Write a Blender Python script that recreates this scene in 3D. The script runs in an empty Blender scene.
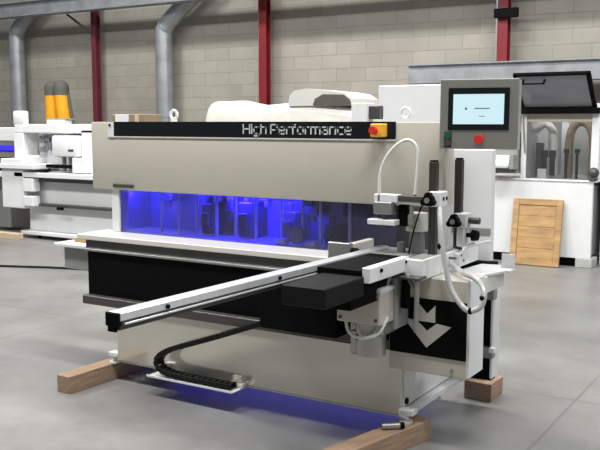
import bpy, bmesh, math, random
from mathutils import Vector, Matrix, Euler
random.seed(4)
scene = bpy.context.scene
COL = scene.collection
R = math.radians

# ---------------------------------------------------------------- camera, world, lamps, exposure
cam_d = bpy.data.cameras.new('camera'); cam = bpy.data.objects.new('camera', cam_d); COL.objects.link(cam)
cam.location = (0, 0, 1.6)
cam.rotation_euler = (R(90 - 6.806), 0, R(31.853))
cam_d.sensor_fit = 'HORIZONTAL'; cam_d.sensor_width = 36; cam_d.lens = 36 * 863 / 600
cam_d.dof.use_dof = False
scene.camera = cam

world = bpy.data.worlds.new('hall_daylight'); scene.world = world; world.use_nodes = True
bg = world.node_tree.nodes['Background']
bg.inputs[0].default_value = (0.93, 0.97, 1.0, 1); bg.inputs[1].default_value = 0.2

def area(name, loc, rot, sx, sy, power, color=(1, 1, 1), spread=180):
    l = bpy.data.lights.new(name, 'AREA'); l.shape = 'RECTANGLE'; l.size = sx; l.size_y = sy
    l.energy = power; l.color = color; l.spread = R(spread)
    o = bpy.data.objects.new(name, l); COL.objects.link(o); o.location = loc; o.rotation_euler = rot
    return o
for lx in (-9.5, -5.0, -0.5):                      # rows of high-bay lamps under the hall roof
    area('hall_lamp', (lx, 2.0, 6.6), (R(14), 0, 0), 2.6, 0.8, 300, (1, 0.985, 0.95))
    area('hall_lamp', (lx, 6.6, 6.6), (R(8), 0, 0), 2.6, 0.8, 300, (1, 0.985, 0.95))
area('hall_lamp', (4.5, 4.5, 5.5), (0, R(50), 0), 2.0, 3.0, 190, (0.93, 0.97, 1.0))

scene.view_settings.view_transform = 'Standard'; scene.view_settings.look = 'None'
scene.view_settings.gamma = 1.0; scene.view_settings.use_curve_mapping = False
scene.view_settings.exposure = 0.0

# ---------------------------------------------------------------- materials
def mat(name, col, rough=0.5, metal=0.0, noise=0.0, nscale=8.0, bump=0.0, spec=0.5, stretch=None):
    m = bpy.data.materials.new(name); m.use_nodes = True
    nt = m.node_tree; b = nt.nodes['Principled BSDF']
    b.inputs['Roughness'].default_value = rough; b.inputs['Metallic'].default_value = metal
    b.inputs['Specular IOR Level'].default_value = spec
    tc = nt.nodes.new('ShaderNodeTexCoord'); nz = nt.nodes.new('ShaderNodeTexNoise')
    nz.inputs['Scale'].default_value = nscale; nz.inputs['Detail'].default_value = 4
    if stretch:
        mp = nt.nodes.new('ShaderNodeMapping'); mp.inputs['Scale'].default_value = stretch
        nt.links.new(tc.outputs['Object'], mp.inputs['Vector']); nt.links.new(mp.outputs[0], nz.inputs['Vector'])
    else:
        nt.links.new(tc.outputs['Object'], nz.inputs['Vector'])
    rp = nt.nodes.new('ShaderNodeValToRGB')
    lo = [max(0, c * (1 - noise)) for c in col]; hi = [min(1, c * (1 + noise)) for c in col]
    rp.color_ramp.elements[0].position = 0.3; rp.color_ramp.elements[1].position = 0.7
    rp.color_ramp.elements[0].color = (*lo, 1); rp.color_ramp.elements[1].color = (*hi, 1)
    nt.links.new(nz.outputs['Fac'], rp.inputs['Fac']); nt.links.new(rp.outputs[0], b.inputs['Base Color'])
    if bump:
        bp = nt.nodes.new('ShaderNodeBump'); bp.inputs['Strength'].default_value = bump
        bp.inputs['Distance'].default_value = 0.01
        nt.links.new(nz.outputs['Fac'], bp.inputs['Height']); nt.links.new(bp.outputs[0], b.inputs['Normal'])
    return m

def emis(name, col, s):
    m = bpy.data.materials.new(name); m.use_nodes = True
    b = m.node_tree.nodes['Principled BSDF']
    b.inputs['Base Color'].default_value = (0.02, 0.02, 0.02, 1)
    b.inputs['Emission Color'].default_value = (*col, 1); b.inputs['Emission Strength'].default_value = s
    return m

def glass(name, tint, haze, haze_amt, gloss):
    m = bpy.data.materials.new(name); m.use_nodes = True; nt = m.node_tree
    for n in list(nt.nodes):
        if n.type != 'OUTPUT_MATERIAL': nt.nodes.remove(n)
    out = nt.nodes['Material Output']
    tr = nt.nodes.new('ShaderNodeBsdfTransparent'); tr.inputs[0].default_value = (*tint, 1)
    df = nt.nodes.new('ShaderNodeBsdfDiffuse'); df.inputs[0].default_value = (*haze, 1)
    gl = nt.nodes.new('ShaderNodeBsdfGlossy'); gl.inputs['Roughness'].default_value = 0.03
    fr = nt.nodes.new('ShaderNodeFresnel'); fr.inputs['IOR'].default_value = gloss
    m1 = nt.nodes.new('ShaderNodeMixShader'); m1.inputs[0].default_value = haze_amt
    nt.links.new(tr.outputs[0], m1.inputs[1]); nt.links.new(df.outputs[0], m1.inputs[2])
    m2 = nt.nodes.new('ShaderNodeMixShader'); nt.links.new(fr.outputs[0], m2.inputs[0])
    nt.links.new(m1.outputs[0], m2.inputs[1]); nt.links.new(gl.outputs[0], m2.inputs[2])
    nt.links.new(m2.outputs[0], out.inputs[0])
    return m

M = {}
M['beige'] = mat('beige_paint', (0.53, 0.50, 0.43), 0.32, noise=0.02, nscale=3)
M['beige_gloss'] = mat('glossy_beige_sheet', (0.60, 0.575, 0.51), 0.10, 0.45, noise=0.02, nscale=3)
M['cream'] = mat('cream_paint', (0.70, 0.69, 0.64), 0.35, noise=0.02)
M['white'] = mat('white_paint', (0.74, 0.75, 0.76), 0.38, noise=0.02)
M['white_gloss'] = mat('glossy_white_sheet', (0.72, 0.73, 0.74), 0.18, noise=0.015)
M['black'] = mat('black_matt', (0.004, 0.004, 0.0045), 0.6, noise=0.1, spec=0.06)
M['black_satin'] = mat('black_satin', (0.007, 0.007, 0.008), 0.5, noise=0.1, spec=0.16)
M['black_gloss'] = mat('black_gloss', (0.008, 0.010, 0.011), 0.22, noise=0.05, spec=0.25)
M['rubber'] = mat('black_rubber', (0.007, 0.007, 0.007), 0.6, noise=0.15, nscale=30, spec=0.2)
M['dark'] = mat('dark_grey_metal', (0.075, 0.072, 0.066), 0.42, 0.3, noise=0.08)
M['post'] = mat('dark_anodised_profile', (0.055, 0.053, 0.050), 0.4, 0.2, noise=0.1)
M['grey'] = mat('grey_steel', (0.30, 0.30, 0.29), 0.38, 0.55, noise=0.06)
M['greypaint'] = mat('grey_paint', (0.26, 0.26, 0.25), 0.45, noise=0.05)
M['alu'] = mat('bare_aluminium', (0.76, 0.79, 0.80), 0.30, 0.55, noise=0.04, nscale=20)
M['stainless'] = mat('brushed_stainless', (0.40, 0.39, 0.36), 0.36, 0.75, noise=0.05, nscale=20, stretch=(1, 1, 20))
M['galv'] = mat('galvanised_sheet', (0.36, 0.38, 0.40), 0.38, 0.5, noise=0.18, nscale=5)
M['yellow'] = mat('yellow_plastic', (0.85, 0.45, 0.04), 0.4, noise=0.03)
M['orange'] = mat('orange_yellow_cloth', (0.80, 0.36, 0.01), 0.7, noise=0.08, nscale=10)
M['red'] = mat('red_plastic', (0.62, 0.03, 0.02), 0.3, noise=0.03)
M['green'] = mat('green_plastic', (0.02, 0.09, 0.05), 0.3, noise=0.05)
M['redsteel'] = mat('oxide_red_steel', (0.19, 0.010, 0.014), 0.45, noise=0.1, nscale=4)
M['maroon'] = mat('maroon_steel', (0.13, 0.02, 0.035), 0.5, noise=0.1, nscale=4)
M['wood'] = mat('pine_timber', (0.34, 0.225, 0.15), 0.65, noise=0.22, nscale=5, stretch=(14, 1.2, 14), bump=0.15)
M['woodtop'] = mat('light_pine_timber', (0.56, 0.43, 0.30), 0.65, noise=0.16, nscale=5, stretch=(14, 1.2, 14), bump=0.15)
M['panelwood'] = mat('golden_pine_panel', (0.42, 0.26, 0.115), 0.5, noise=0.25, nscale=3, stretch=(1.5, 10, 6))
M['carton'] = mat('cardboard', (0.27, 0.20, 0.135), 0.8, noise=0.06)
M['plastic_wrap'] = mat('white_plastic_wrap', (0.66, 0.65, 0.60), 0.28, noise=0.05, nscale=5, bump=0.8)
M['hose'] = mat('white_hose', (0.74, 0.74, 0.70), 0.4, noise=0.02)
M['silver_hose'] = mat('silver_conduit', (0.55, 0.55, 0.54), 0.35, 0.3, noise=0.05)
M['concrete'] = mat('concrete_block', (0.42, 0.42, 0.41), 0.8, noise=0.1)
M['cloth_grey'] = mat('dark_grey_cloth', (0.10, 0.10, 0.085), 0.8, noise=0.1)
M['led'] = emis('blue_led', (0.03, 0.02, 1.0), 1.2)
M['screen'] = emis('lit_screen', (0.60, 0.83, 0.89), 1.0)
M['screen_ink'] = mat('screen_lettering', (0.10, 0.18, 0.22), 0.5)
M['letter'] = mat('pale_grey_lettering', (0.60, 0.62, 0.62), 0.4)
M['logo'] = mat('beige_mark', (0.50, 0.49, 0.45), 0.4)
M['glass'] = glass('tinted_guard_glass', (0.80, 0.80, 0.98), (0.28, 0.27, 0.42), 0.08, 1.33)  # diffuse share paints in the purple haze of hall reflections
M['lidglass'] = glass('smoked_lid_glass', (0.5, 0.52, 0.56), (0.40, 0.41, 0.46), 0.6, 1.4)
M['pane'] = glass('clear_pane', (0.95, 0.96, 0.97), (0.4, 0.4, 0.4), 0.05, 1.25)

def floor_mat():
    m = bpy.data.materials.new('polished_concrete_floor'); m.use_nodes = True; nt = m.node_tree; L = nt.links.new
    b = nt.nodes['Principled BSDF']; tc = nt.nodes.new('ShaderNodeTexCoord')
    n1 = nt.nodes.new('ShaderNodeTexNoise'); n1.inputs['Scale'].default_value = 1.1; n1.inputs['Detail'].default_value = 8; n1.inputs['Roughness'].default_value = 0.62
    n2 = nt.nodes.new('ShaderNodeTexNoise'); n2.inputs['Scale'].default_value = 14; n2.inputs['Detail'].default_value = 5
    L(tc.outputs['Object'], n1.inputs['Vector']); L(tc.outputs['Object'], n2.inputs['Vector'])
    r = nt.nodes.new('ShaderNodeValToRGB'); r.color_ramp.elements[0].position = 0.32; r.color_ramp.elements[1].position = 0.68
    r.color_ramp.elements[0].color = (0.165, 0.164, 0.159, 1); r.color_ramp.elements[1].color = (0.262, 0.260, 0.252, 1)
    L(n1.outputs['Fac'], r.inputs['Fac'])
    r2 = nt.nodes.new('ShaderNodeMapRange'); r2.inputs['To Min'].default_value = 0.88; r2.inputs['To Max'].default_value = 1.1
    L(n2.outputs['Fac'], r2.inputs['Value'])
    mx = nt.nodes.new('ShaderNodeVectorMath'); mx.operation = 'SCALE'; L(r.outputs[0], mx.inputs[0]); L(r2.outputs[0], mx.inputs['Scale'])
    # saw-cut expansion joints, four metres apart
    sp = nt.nodes.new('ShaderNodeSeparateXYZ'); L(tc.outputs['Object'], sp.inputs[0])
    def joint(sock, off):
        a = nt.nodes.new('ShaderNodeMath'); a.operation = 'ADD'; a.inputs[1].default_value = off; L(sock, a.inputs[0])
        p = nt.nodes.new('ShaderNodeMath'); p.operation = 'PINGPONG'; p.inputs[1].default_value = 2.0; L(a.outputs[0], p.inputs[0])
        c = nt.nodes.new('ShaderNodeMath'); c.operation = 'LESS_THAN'; c.inputs[1].default_value = 0.009; L(p.outputs[0], c.inputs[0])
        return c.outputs[0]
    ax = joint(sp.outputs[0], 5.2); ay = joint(sp.outputs[1], -4.95)
    o = nt.nodes.new('ShaderNodeMath'); o.operation = 'MAXIMUM'; L(ax, o.inputs[0]); L(ay, o.inputs[1])
    mm = nt.nodes.new('ShaderNodeMix'); mm.data_type = 'RGBA'; mm.inputs['B'].default_value = (0.12, 0.12, 0.12, 1)
    s = nt.nodes.new('ShaderNodeMath'); s.operation = 'MULTIPLY'; s.inputs[1].default_value = 0.55; L(o.outputs[0], s.inputs[0])
    L(s.outputs[0], mm.inputs['Factor']); L(mx.outputs[0], mm.inputs['A'])
    L(mm.outputs['Result'], b.inputs['Base Color'])
    rr = nt.nodes.new('ShaderNodeMapRange'); rr.inputs['To Min'].default_value = 0.26; rr.inputs['To Max'].default_value = 0.5
    L(n1.outputs['Fac'], rr.inputs['Value']); L(rr.outputs[0], b.inputs['Roughness'])
    return m
def block_mat():
    m = bpy.data.materials.new('painted_block_wall'); m.use_nodes = True; nt = m.node_tree; L = nt.links.new
    b = nt.nodes['Principled BSDF']; tc = nt.nodes.new('ShaderNodeTexCoord')
    sp = nt.nodes.new('ShaderNodeSeparateXYZ'); cb = nt.nodes.new('ShaderNodeCombineXYZ')
    L(tc.outputs['Object'], sp.inputs[0]); L(sp.outputs[0], cb.inputs[0]); L(sp.outputs[2], cb.inputs[1])
    br = nt.nodes.new('ShaderNodeTexBrick'); L(cb.outputs[0], br.inputs['Vector'])
    br.inputs['Scale'].default_value = 1; br.inputs['Brick Width'].default_value = 0.5; br.inputs['Row Height'].default_value = 0.2
    br.inputs['Mortar Size'].default_value = 0.006; br.inputs['Mortar Smooth'].default_value = 0.4
    br.inputs['Color1'].default_value = (0.315, 0.295, 0.257, 1); br.inputs['Color2'].default_value = (0.365, 0.342, 0.30, 1)
    br.inputs['Mortar'].default_value = (0.285, 0.266, 0.23, 1)
    nz = nt.nodes.new('ShaderNodeTexNoise'); nz.inputs['Scale'].default_value = 2.2; nz.inputs['Detail'].default_value = 6
    L(tc.outputs['Object'], nz.inputs['Vector'])
    mr = nt.nodes.new('ShaderNodeMapRange'); mr.inputs['To Min'].default_value = 0.82; mr.inputs['To Max'].default_value = 1.15
    L(nz.outputs['Fac'], mr.inputs['Value'])
    sc = nt.nodes.new('ShaderNodeVectorMath'); sc.operation = 'SCALE'; L(br.outputs['Color'], sc.inputs[0]); L(mr.outputs[0], sc.inputs['Scale'])
    L(sc.outputs[0], b.inputs['Base Color']); b.inputs['Roughness'].default_value = 0.75
    bp = nt.nodes.new('ShaderNodeBump'); bp.inputs['Strength'].default_value = 0.5; bp.inputs['Distance'].default_value = 0.01; bp.invert = True
    L(br.outputs['Fac'], bp.inputs['Height']); L(bp.outputs[0], b.inputs['Normal'])
    return m
M['floor'] = floor_mat(); M['block'] = block_mat()

# ---------------------------------------------------------------- mesh builder
class MB:
    def __init__(s): s.bm = bmesh.new()
    def _merge(s, t, mtx=None):
        if mtx is not None: bmesh.ops.transform(t, matrix=mtx, verts=t.verts)
        me = bpy.data.meshes.new('tmp'); t.to_mesh(me); t.free(); s.bm.from_mesh(me); bpy.data.meshes.remove(me)
        return s
    def box(s, x0, x1, y0, y1, z0, z1, bev=0.004, mtx=None, seg=1):
        t = bmesh.new(); bmesh.ops.create_cube(t, size=1)
        dx, dy, dz = abs(x1 - x0), abs(y1 - y0), abs(z1 - z0)
        bmesh.ops.scale(t, vec=(dx, dy, dz), verts=t.verts)
        bmesh.ops.translate(t, vec=((x0 + x1) / 2, (y0 + y1) / 2, (z0 + z1) / 2), verts=t.verts)
        bev = min(bev, 0.45 * min(dx, dy, dz))
        if bev > 0.0004: bmesh.ops.bevel(t, geom=t.edges[:], offset=bev, segments=seg, affect='EDGES', profile=0.5)
        return s._merge(t, mtx)
    def cyl(s, p, q, r, r2=None, n=16):
        p, q = Vector(p), Vector(q); d = q - p
        t = bmesh.new()
        bmesh.ops.create_cone(t, cap_ends=True, segments=n, radius1=r, radius2=r if r2 is None else r2, depth=d.length)
        mtx = Matrix.Translation((p + q) / 2) @ d.to_track_quat('Z', 'Y').to_matrix().to_4x4()
        return s._merge(t, mtx)
    def ball(s, c, r, sc=(1, 1, 1), n=14):
        t = bmesh.new(); bmesh.ops.create_uvsphere(t, u_segments=n, v_segments=n // 2 + 1, radius=r)
        return s._merge(t, Matrix.Translation(c) @ Matrix.Diagonal((*sc, 1)))
    def torus(s, c, rot, R_, r, n=20, k=8):
        t = bmesh.new(); rings = []
        for i in range(n):
            a = 2 * math.pi * i / n
            rings.append([t.verts.new(((R_ + r * math.cos(2 * math.pi * j / k)) * math.cos(a), (R_ + r * math.cos(2 * math.pi * j / k)) * math.sin(a), r * math.sin(2 * math.pi * j / k))) for j in range(k)])
        for i in range(n):
            for j in range(k):
                t.faces.new((rings[i][j], rings[(i + 1) % n][j], rings[(i + 1) % n][(j + 1) % k], rings[i][(j + 1) % k]))
        return s._merge(t, Matrix.Translation(c) @ Euler(rot).to_matrix().to_4x4())
    def prism(s, pts, axis, a, b):
        """extrude a 2-D outline along 'x', 'y' or 'z' from a to b"""
        t = bmesh.new()
        def v(p, w): return {'x': (w, p[0], p[1]), 'y': (p[0], w, p[1]), 'z': (p[0], p[1], w)}[axis]
        f0 = [t.verts.new(v(p, a)) for p in pts]; f1 = [t.verts.new(v(p, b)) for p in pts]
        t.faces.new(f0); t.faces.new(f1[::-1]); n = len(pts)
        for i in range(n): t.faces.new((f0[i], f1[i], f1[(i + 1) % n], f0[(i + 1) % n]))
        bmesh.ops.recalc_face_normals(t, faces=t.faces[:])
        return s._merge(t)
    def tube(s, pts, r, smooth=6, n=10, ribs=0.0):
        P = [Vector(p) for p in pts]
        if smooth and len(P) > 2:
            out = []
            for i in range(len(P) - 1):
                p0 = P[max(i - 1, 0)]; p1 = P[i]; p2 = P[i + 1]; p3 = P[min(i + 2, len(P) - 1)]
                for k in range(smooth):
                    t = k / smooth
                    out.append(0.5 * ((2 * p1) + (p2 - p0) * t + (2 * p0 - 5 * p1 + 4 * p2 - p3) * t * t + (3 * p1 - p0 - 3 * p2 + p3) * t ** 3))
            P = out + [P[-1]]
        t = bmesh.new(); rings = []; up = None
        for i, p in enumerate(P):
            d = (P[min(i + 1, len(P) - 1)] - P[max(i - 1, 0)]).normalized()
            if up is None: up = Vector((0, 0, 1)) if abs(d.z) < 0.9 else Vector((0, 1, 0))
            u = (up - d * up.dot(d)).normalized(); w = d.cross(u); up = u
            rr = r * (1 + (ribs if i % 2 else 0))
            rings.append([t.verts.new(p + (u * math.cos(2 * math.pi * k / n) + w * math.sin(2 * math.pi * k / n)) * rr) for k in range(n)])
        for i in range(len(rings) - 1):
            for k in range(n): t.faces.new((rings[i][k], rings[i][(k + 1) % n], rings[i + 1][(k + 1) % n], rings[i + 1][k]))
        t.faces.new(rings[0][::-1]); t.faces.new(rings[-1])
        bmesh.ops.recalc_face_normals(t, faces=t.faces[:])
        return s._merge(t)
    def xf(s, mtx): bmesh.ops.transform(s.bm, matrix=mtx, verts=s.bm.verts); return s
    def build(s, name, m, parent=None, smooth=True, label=None):
        bmesh.ops.recalc_face_normals(s.bm, faces=s.bm.faces[:])
        me = bpy.data.meshes.new(name); s.bm.to_mesh(me); s.bm.free()
        me.materials.append(M[m])
        if smooth:
            for p in me.polygons: p.use_smooth = True
            try: me.set_sharp_from_angle(angle=R(32))
            except Exception: pass
        o = bpy.data.objects.new(name, me); COL.objects.link(o)
        if parent is not None:
            o.parent = parent
            pr = parent; off = Vector((0, 0, 0))
            while pr is not None: off += pr.location; pr = pr.parent
            me.transform(Matrix.Translation(-off))           # shapes are given in hall coordinates
        if label: o['label'] = label
        return o

def thing(name, label, cat, loc, group=None):
    o = bpy.data.objects.new(name, None); COL.objects.link(o); o.location = loc
    o['label'] = label; o['category'] = cat
    if group: o['group'] = group
    return o
def tag(o, label, cat, group=None):
    o['label'] = label; o['category'] = cat
    if group: o['group'] = group
    return o
def struct(o): o['kind'] = 'structure'; return o
def bx(name, m, parent, *a, label=None, **k): return MB().box(*a, **k).build(name, m, parent, label=label)

# ---------------------------------------------------------------- setting
struct(bx('floor', 'floor', None, -22, 8, -3, 11.7, -0.1, 0, bev=0))
struct(bx('wall_back', 'block', None, -22, 8, 11.5, 11.7, 0, 7.5, bev=0))
struct(MB().box(-22, 8, 10.78, 10.82, 3.49, 3.74, bev=0.004).box(-22, 8, 10.70, 10.92, 3.71, 3.74).box(-22, 8, 10.70, 10.92, 3.47, 3.50).build('trim_1', 'galv'))

# steel columns against the wall
def steel_column(x, label, w=0.07, m='redsteel'):
    t = thing('steel_column', label, 'column', (x, 11.3, 0), 'red steel columns along the block wall')
    MB().box(x - w, x + w, 11.21, 11.222, 0, 5.6, bev=0.002).box(x - w, x + w, 11.328, 11.34, 0, 5.6, bev=0.002).box(x - 0.006, x + 0.006, 11.22, 11.33, 0, 5.6, bev=0).build('column_profile', m, t)
    MB().box(x - w - 0.035, x - w - 0.004, 11.25, 11.34, 0, 5.6, bev=0.002).build('cable_channel', 'galv', t)
    return t
c1 = steel_column(-11.25, 'dark maroon steel column left of the cardboard box, with a diagonal brace', 0.05, 'maroon')
MB().cyl((-11.31, 11.24, 3.15), (-11.66, 11.0, 3.48), 0.02).build('brace', 'dark', c1)
c2 = steel_column(-7.65, 'red steel column rising behind the plastic-wrapped machine')
c3 = steel_column(-3.84, 'bright red steel column with black bracket above the control screen')
MB().box(-3.93, -3.62, 11.12, 11.2, 2.95, 3.07).build('bracket', 'black', c3)

# galvanised ducts
def duct(pts, r, label):
    t = thing('extraction_duct', label, 'duct', (pts[0][0], pts[0][1], 0), 'galvanised extraction ducts on the wall')
    MB().tube(pts, r, smooth=5, n=20).build('duct_pipe', 'galv', t)
    for p, q in ((pts[1], pts[2]), (pts[3], pts[4])):
        d = (Vector(q) - Vector(p)).normalized(); MB().cyl(Vector(p) - d * 0.02, Vector(p) + d * 0.02, r * 1.08, n=20).build('joint_collar', 'galv', t)
duct([(-13.22, 11.2, 0), (-13.22, 11.2, 1.7), (-13.22, 11.2, 3.1), (-13.18, 11.2, 3.28), (-13.0, 11.2, 3.47), (-12.55, 11.2, 3.8), (-12.1, 11.2, 4.1)], 0.14, 'galvanised duct pipe on the wall at far left, bending under the girder')
duct([(-9.62, 11.2, 0), (-9.62, 11.2, 1.7), (-9.62, 11.2, 3.0), (-9.58, 11.2, 3.16), (-9.40, 11.2, 3.33), (-8.9, 11.2, 3.68), (-8.4, 11.2, 4.0)], 0.14, 'galvanised duct pipe between the two left red columns, bending up and out')

# galvanised channel on the wall at right
ch = thing('cable_trunking', 'long grey galvanised trunking along the wall above the lidded white machine', 'trunking', (-3, 11.3, 2.2))
bx('trunking_body', 'galv', ch, -5.06, 1.5, 10.95, 11.205, 2.12, 2.36)
bx('trunking_lip', 'galv', ch, -5.06, 1.5, 10.9, 11.205, 2.355, 2.375)

# ---------------------------------------------------------------- the main machine
mc = thing('edge_processing_machine', 'long beige woodworking machine with blue-lit glass window and black lettered strip', 'machine', (-2.7, 4.2, 0.105))
# base
bc = MB().box(-3.705, -1.778, 3.825, 4.60, 0.134, 0.50, bev=0.006).box(-3.70, -1.778, 3.95, 4.60, 0.48, 0.86, bev=0.004).build('base_cabinet', 'beige_gloss', mc)
MB().box(-1.780, -1.770, 3.84, 4.58, 0.18, 0.84, bev=0.001).build('end_plate', 'white', bc, label='white end plate')
MB().cyl((-1.772, 3.86, 0.205), (-1.760, 3.86, 0.205), 0.016).build('fastener', 'black', bc)
bf = MB().box(-1.780, -1.735, 3.80, 4.80, 0.135, 0.165, bev=0.003).box(-3.70, -1.78, 3.84, 3.88, 0.122, 0.142, bev=0.002)
bf.box(-1.780, -1.74, 4.24, 4.27, 0.112, 0.14).build('bottom_frame', 'white', mc)
for (x, y) in ((-3.76, 3.86), (-1.755, 3.83), (-1.72, 4.76), (-3.70, 4.66)):
    f = MB().cyl((x, y, 0.106), (x, y, 0.118), 0.034).cyl((x, y, 0.115), (x, y, 0.165), 0.014).box(x - 0.03, x + 0.05, y - 0.03, y + 0.03, 0.150, 0.178, bev=0.003)
    f.build('levelling_foot', 'white', mc)
pr = MB().box(-3.60, -3.54, 4.02, 4.09, 0.008, 0.131, bev=0.004).box(-3.62, -3.52, 4.0, 4.11, 0, 0.008, bev=0.002).build('steel_prop', 'greypaint')
tag(pr, 'short grey steel prop in the blue light under the left end of the machine', 'prop')
# apron below the ledge
bx('worktop_ledge', 'cream', mc, -4.08, -2.02, 3.875, 4.16, 0.862, 0.895, bev=0.004)
bx('channel_rail', 'dark', mc, -4.02, -1.84, 3.89, 4.0, 0.80, 0.862)
MB().box(-3.99, -1.84, 3.845, 3.93, 0.797, 0.812, bev=0.002).build('edge_trim', 'grey', mc)
bx('black_panel', 'black', mc, -3.975, -1.84, 3.86, 4.0, 0.52, 0.797)
lr = bx('lower_rail', 'dark', mc, -3.98, -1.84, 3.81, 4.0, 0.468, 0.522)
# logo column
lc = bx('logo_column', 'beige', mc, -1.835, -1.425, 3.79, 3.99, 0.385, 0.860, bev=0.006)
bx('column_side', 'white', lc, -1.427, -1.42, 3.80, 3.99, 0.39, 0.860, bev=0.001, label='white side sheet')
bx('logo_panel', 'black', lc, -1.828, -1.43, 3.783, 3.79, 0.475, 0.755, bev=0.001)
lg = MB()
lg.prism([(-1.672, 0.728), (-1.672, 0.645), (-1.587, 0.645), (-1.587, 0.728), (-1.6295, 0.684)], 'y', 3.779, 3.783)
lg.prism([(-1.752, 0.651), (-1.683, 0.647), (-1.6295, 0.600), (-1.58, 0.640), (-1.505, 0.632), (-1.6295, 0.517)], 'y', 3.779, 3.783)
lg.build('logo_mark', 'logo', lc, smooth=False)
MB().cyl((-1.50, 3.782, 0.42), (-1.50, 3.79, 0.42), 0.008).build('fastener', 'grey', lc)
bx('white_flange', 'white', mc, -1.60, -1.50, 3.992, 4.1, 0.36, 0.42)
# rear cabinet at the right
rc = bx('rear_cabinet', 'white', mc, -2.6, -1.612, 4.60, 4.66, 0.80, 1.448, bev=0.004)
bx('cabinet_slot', 'greypaint', rc, -1.84, -1.61, 4.594, 4.6, 0.978, 1.012, bev=0.001)
rb = bx('rear_housing', 'black', mc, -1.80, -1.568, 4.55, 4.62, 0.16, 0.83, label='black lower housing')
bx('edge_plate', 'white', rb, -1.57, -1.555, 4.52, 4.63, 0.18, 0.80)
bx('hinge', 'grey', rb, -1.68, -1.548, 4.50, 4.55, 0.30, 0.36); MB().box(-1.56, -1.53, 4.47, 4.51, 0.34, 0.37).build('knob', 'white', rb)
bx('upper_bracket', 'greypaint', rb, -1.68, -1.548, 4.50, 4.56, 0.63, 0.69)
# hood
hd = bx('hood', 'beige', mc, -4.115, -1.70, 4.06, 4.27, 1.168, 1.6, bev=0.008, seg=2)
bx('name_strip', 'black_gloss', hd, -3.908, -1.94, 4.053, 4.06, 1.512, 1.602, bev=0.001)
bx('strip_edge', 'cream', hd, -3.96, -1.94, 4.054, 4.06, 1.503, 1.511, bev=0.001)
bx('corner_plate', 'white', hd, -3.962, -3.91, 4.052, 4.06, 1.505, 1.6, bev=0.001)
MB().cyl((-3.94, 4.046, 1.58), (-3.94, 4.053, 1.58), 0.008).build('fastener', 'black', hd)
bx('grip_slot', 'dark', hd, -3.93, -3.755, 4.052, 4.06, 1.186, 1.208, bev=0.002)
for x in (-3.47, -1.915):
    MB().cyl((x, 4.12, 1.598), (x, 4.12, 1.618), 0.02).torus((x, 4.12, 1.645), (R(90), 0, 0), 0.026, 0.009).build('eyebolt', 'white', hd)
# lettering made from stroked outlines
def arc(cx, cy, r, a0, a1, n=4): return [(cx + r * math.cos(R(a0 + (a1 - a0) * i / n)), cy + r * math.sin(R(a0 + (a1 - a0) * i / n))) for i in range(n + 1)]
def rr_path(x0, x1, y0, y1, r): # closed rounded rectangle
    p = arc(x1 - r, y1 - r, r, 90, 0) + arc(x1 - r, y0 + r, r, 0, -90) + arc(x0 + r, y0 + r, r, 270, 180) + arc(x0 + r, y1 - r, r, 180, 90)
    return p + [p[0]]
X = 0.74
GL = {
 'H': (0.72, [[(0, 0), (0, 1)], [(.72, 0), (.72, 1)], [(0, .52), (.72, .52)]]),
 'P': (0.68, [[(0, 0), (0, 1)] + arc(.52, .84, .16, 90, 0) + arc(.52, .58, .16, 0, -90) + [(0, .42)]]),
 'i': (0.0, [[(0, 0), (0, X)], [(0, .93), (0, 1.02)]]),
 'g': (0.56, [rr_path(0, .56, 0, X, .14), [(.56, X - .1), (.56, -.14)] + arc(.44, -.14, .12, 0, -90) + [(.06, -.26)]]),
 'h': (0.54, [[(0, 0), (0, 1)], [(0, X)] + arc(.40, X - .14, .14, 90, 0) + [(.54, 0)]]),
 'e': (0.56, [[(.52, 0)] + arc(.14, .14, .14, 270, 180) + arc(.14, X - .14, .14, 180, 90) + arc(.42, X - .14, .14, 90, 0) + [(.56, .36), (0, .36)]]),
 'r': (0.34, [[(0, 0), (0, X - .16)] + arc(.16, X - .16, .16, 180, 90) + [(.34, X)]]),
 'f': (0.36, [[(.08, 0), (.08, .86)] + arc(.22, .86, .14, 180, 90) + [(.36, 1)], [(-.04, X), (.34, X)]]),
 'o': (0.56, [rr_path(0, .56, 0, X, .14)]),
 'm': (0.92, [[(0, 0), (0, X)] + arc(.78, X - .14, .14, 90, 0) + [(.92, 0)], [(.46, 0), (.46, X)]]),
 'a': (0.54, [[(.04, X)] + arc(.40, X - .14, .14, 90, 0) + [(.54, 0)] + arc(.12, .12, .12, 270, 180) + arc(.12, .30, .12, 180, 90) + [(.54, .42)]]),
 'n': (0.54, [[(0, 0), (0, X)] + arc(.40, X - .14, .14, 90, 0) + [(.54, 0)]]),
 'c': (0.50, [[(.5, 0)] + arc(.14, .14, .14, 270, 180) + arc(.14, X - .14, .14, 180, 90) + [(.5, X)]]),
}
def write(mb, text, x0, x1, zb, h, ysurf, depth, sw):
    gap = 0.24; adv = 0; items = []
    for chx in text:
        if chx == ' ': adv += 0.30; continue
        w, st = GL[chx]; items.append((adv, st)); adv += w + gap
    k = (x1 - x0) / (adv - gap)
    for off, st in items:
        for line in st:
            for (a, b) in zip(line[:-1], line[1:]):
                p = Vector((x0 + (off + a[0]) * k, zb + a[1] * h)); q = Vector((x0 + (off + b[0]) * k, zb + b[1] * h))
                d = q - p
                if d.length < 1e-6: continue
                d.normalize(); nrm = Vector((-d.y, d.x)) * sw / 2; p2 = p - d * sw * 0.35; q2 = q + d * sw * 0.35
                mb.prism([tuple(p2 + nrm), tuple(q2 + nrm), tuple(q2 - nrm), tuple(p2 - nrm)], 'y', ysurf - depth, ysurf)
lt = MB(); write(lt, 'High Performance', -2.90, -2.20, 1.535, 0.05, 4.053, 0.002, 0.0076)
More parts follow.
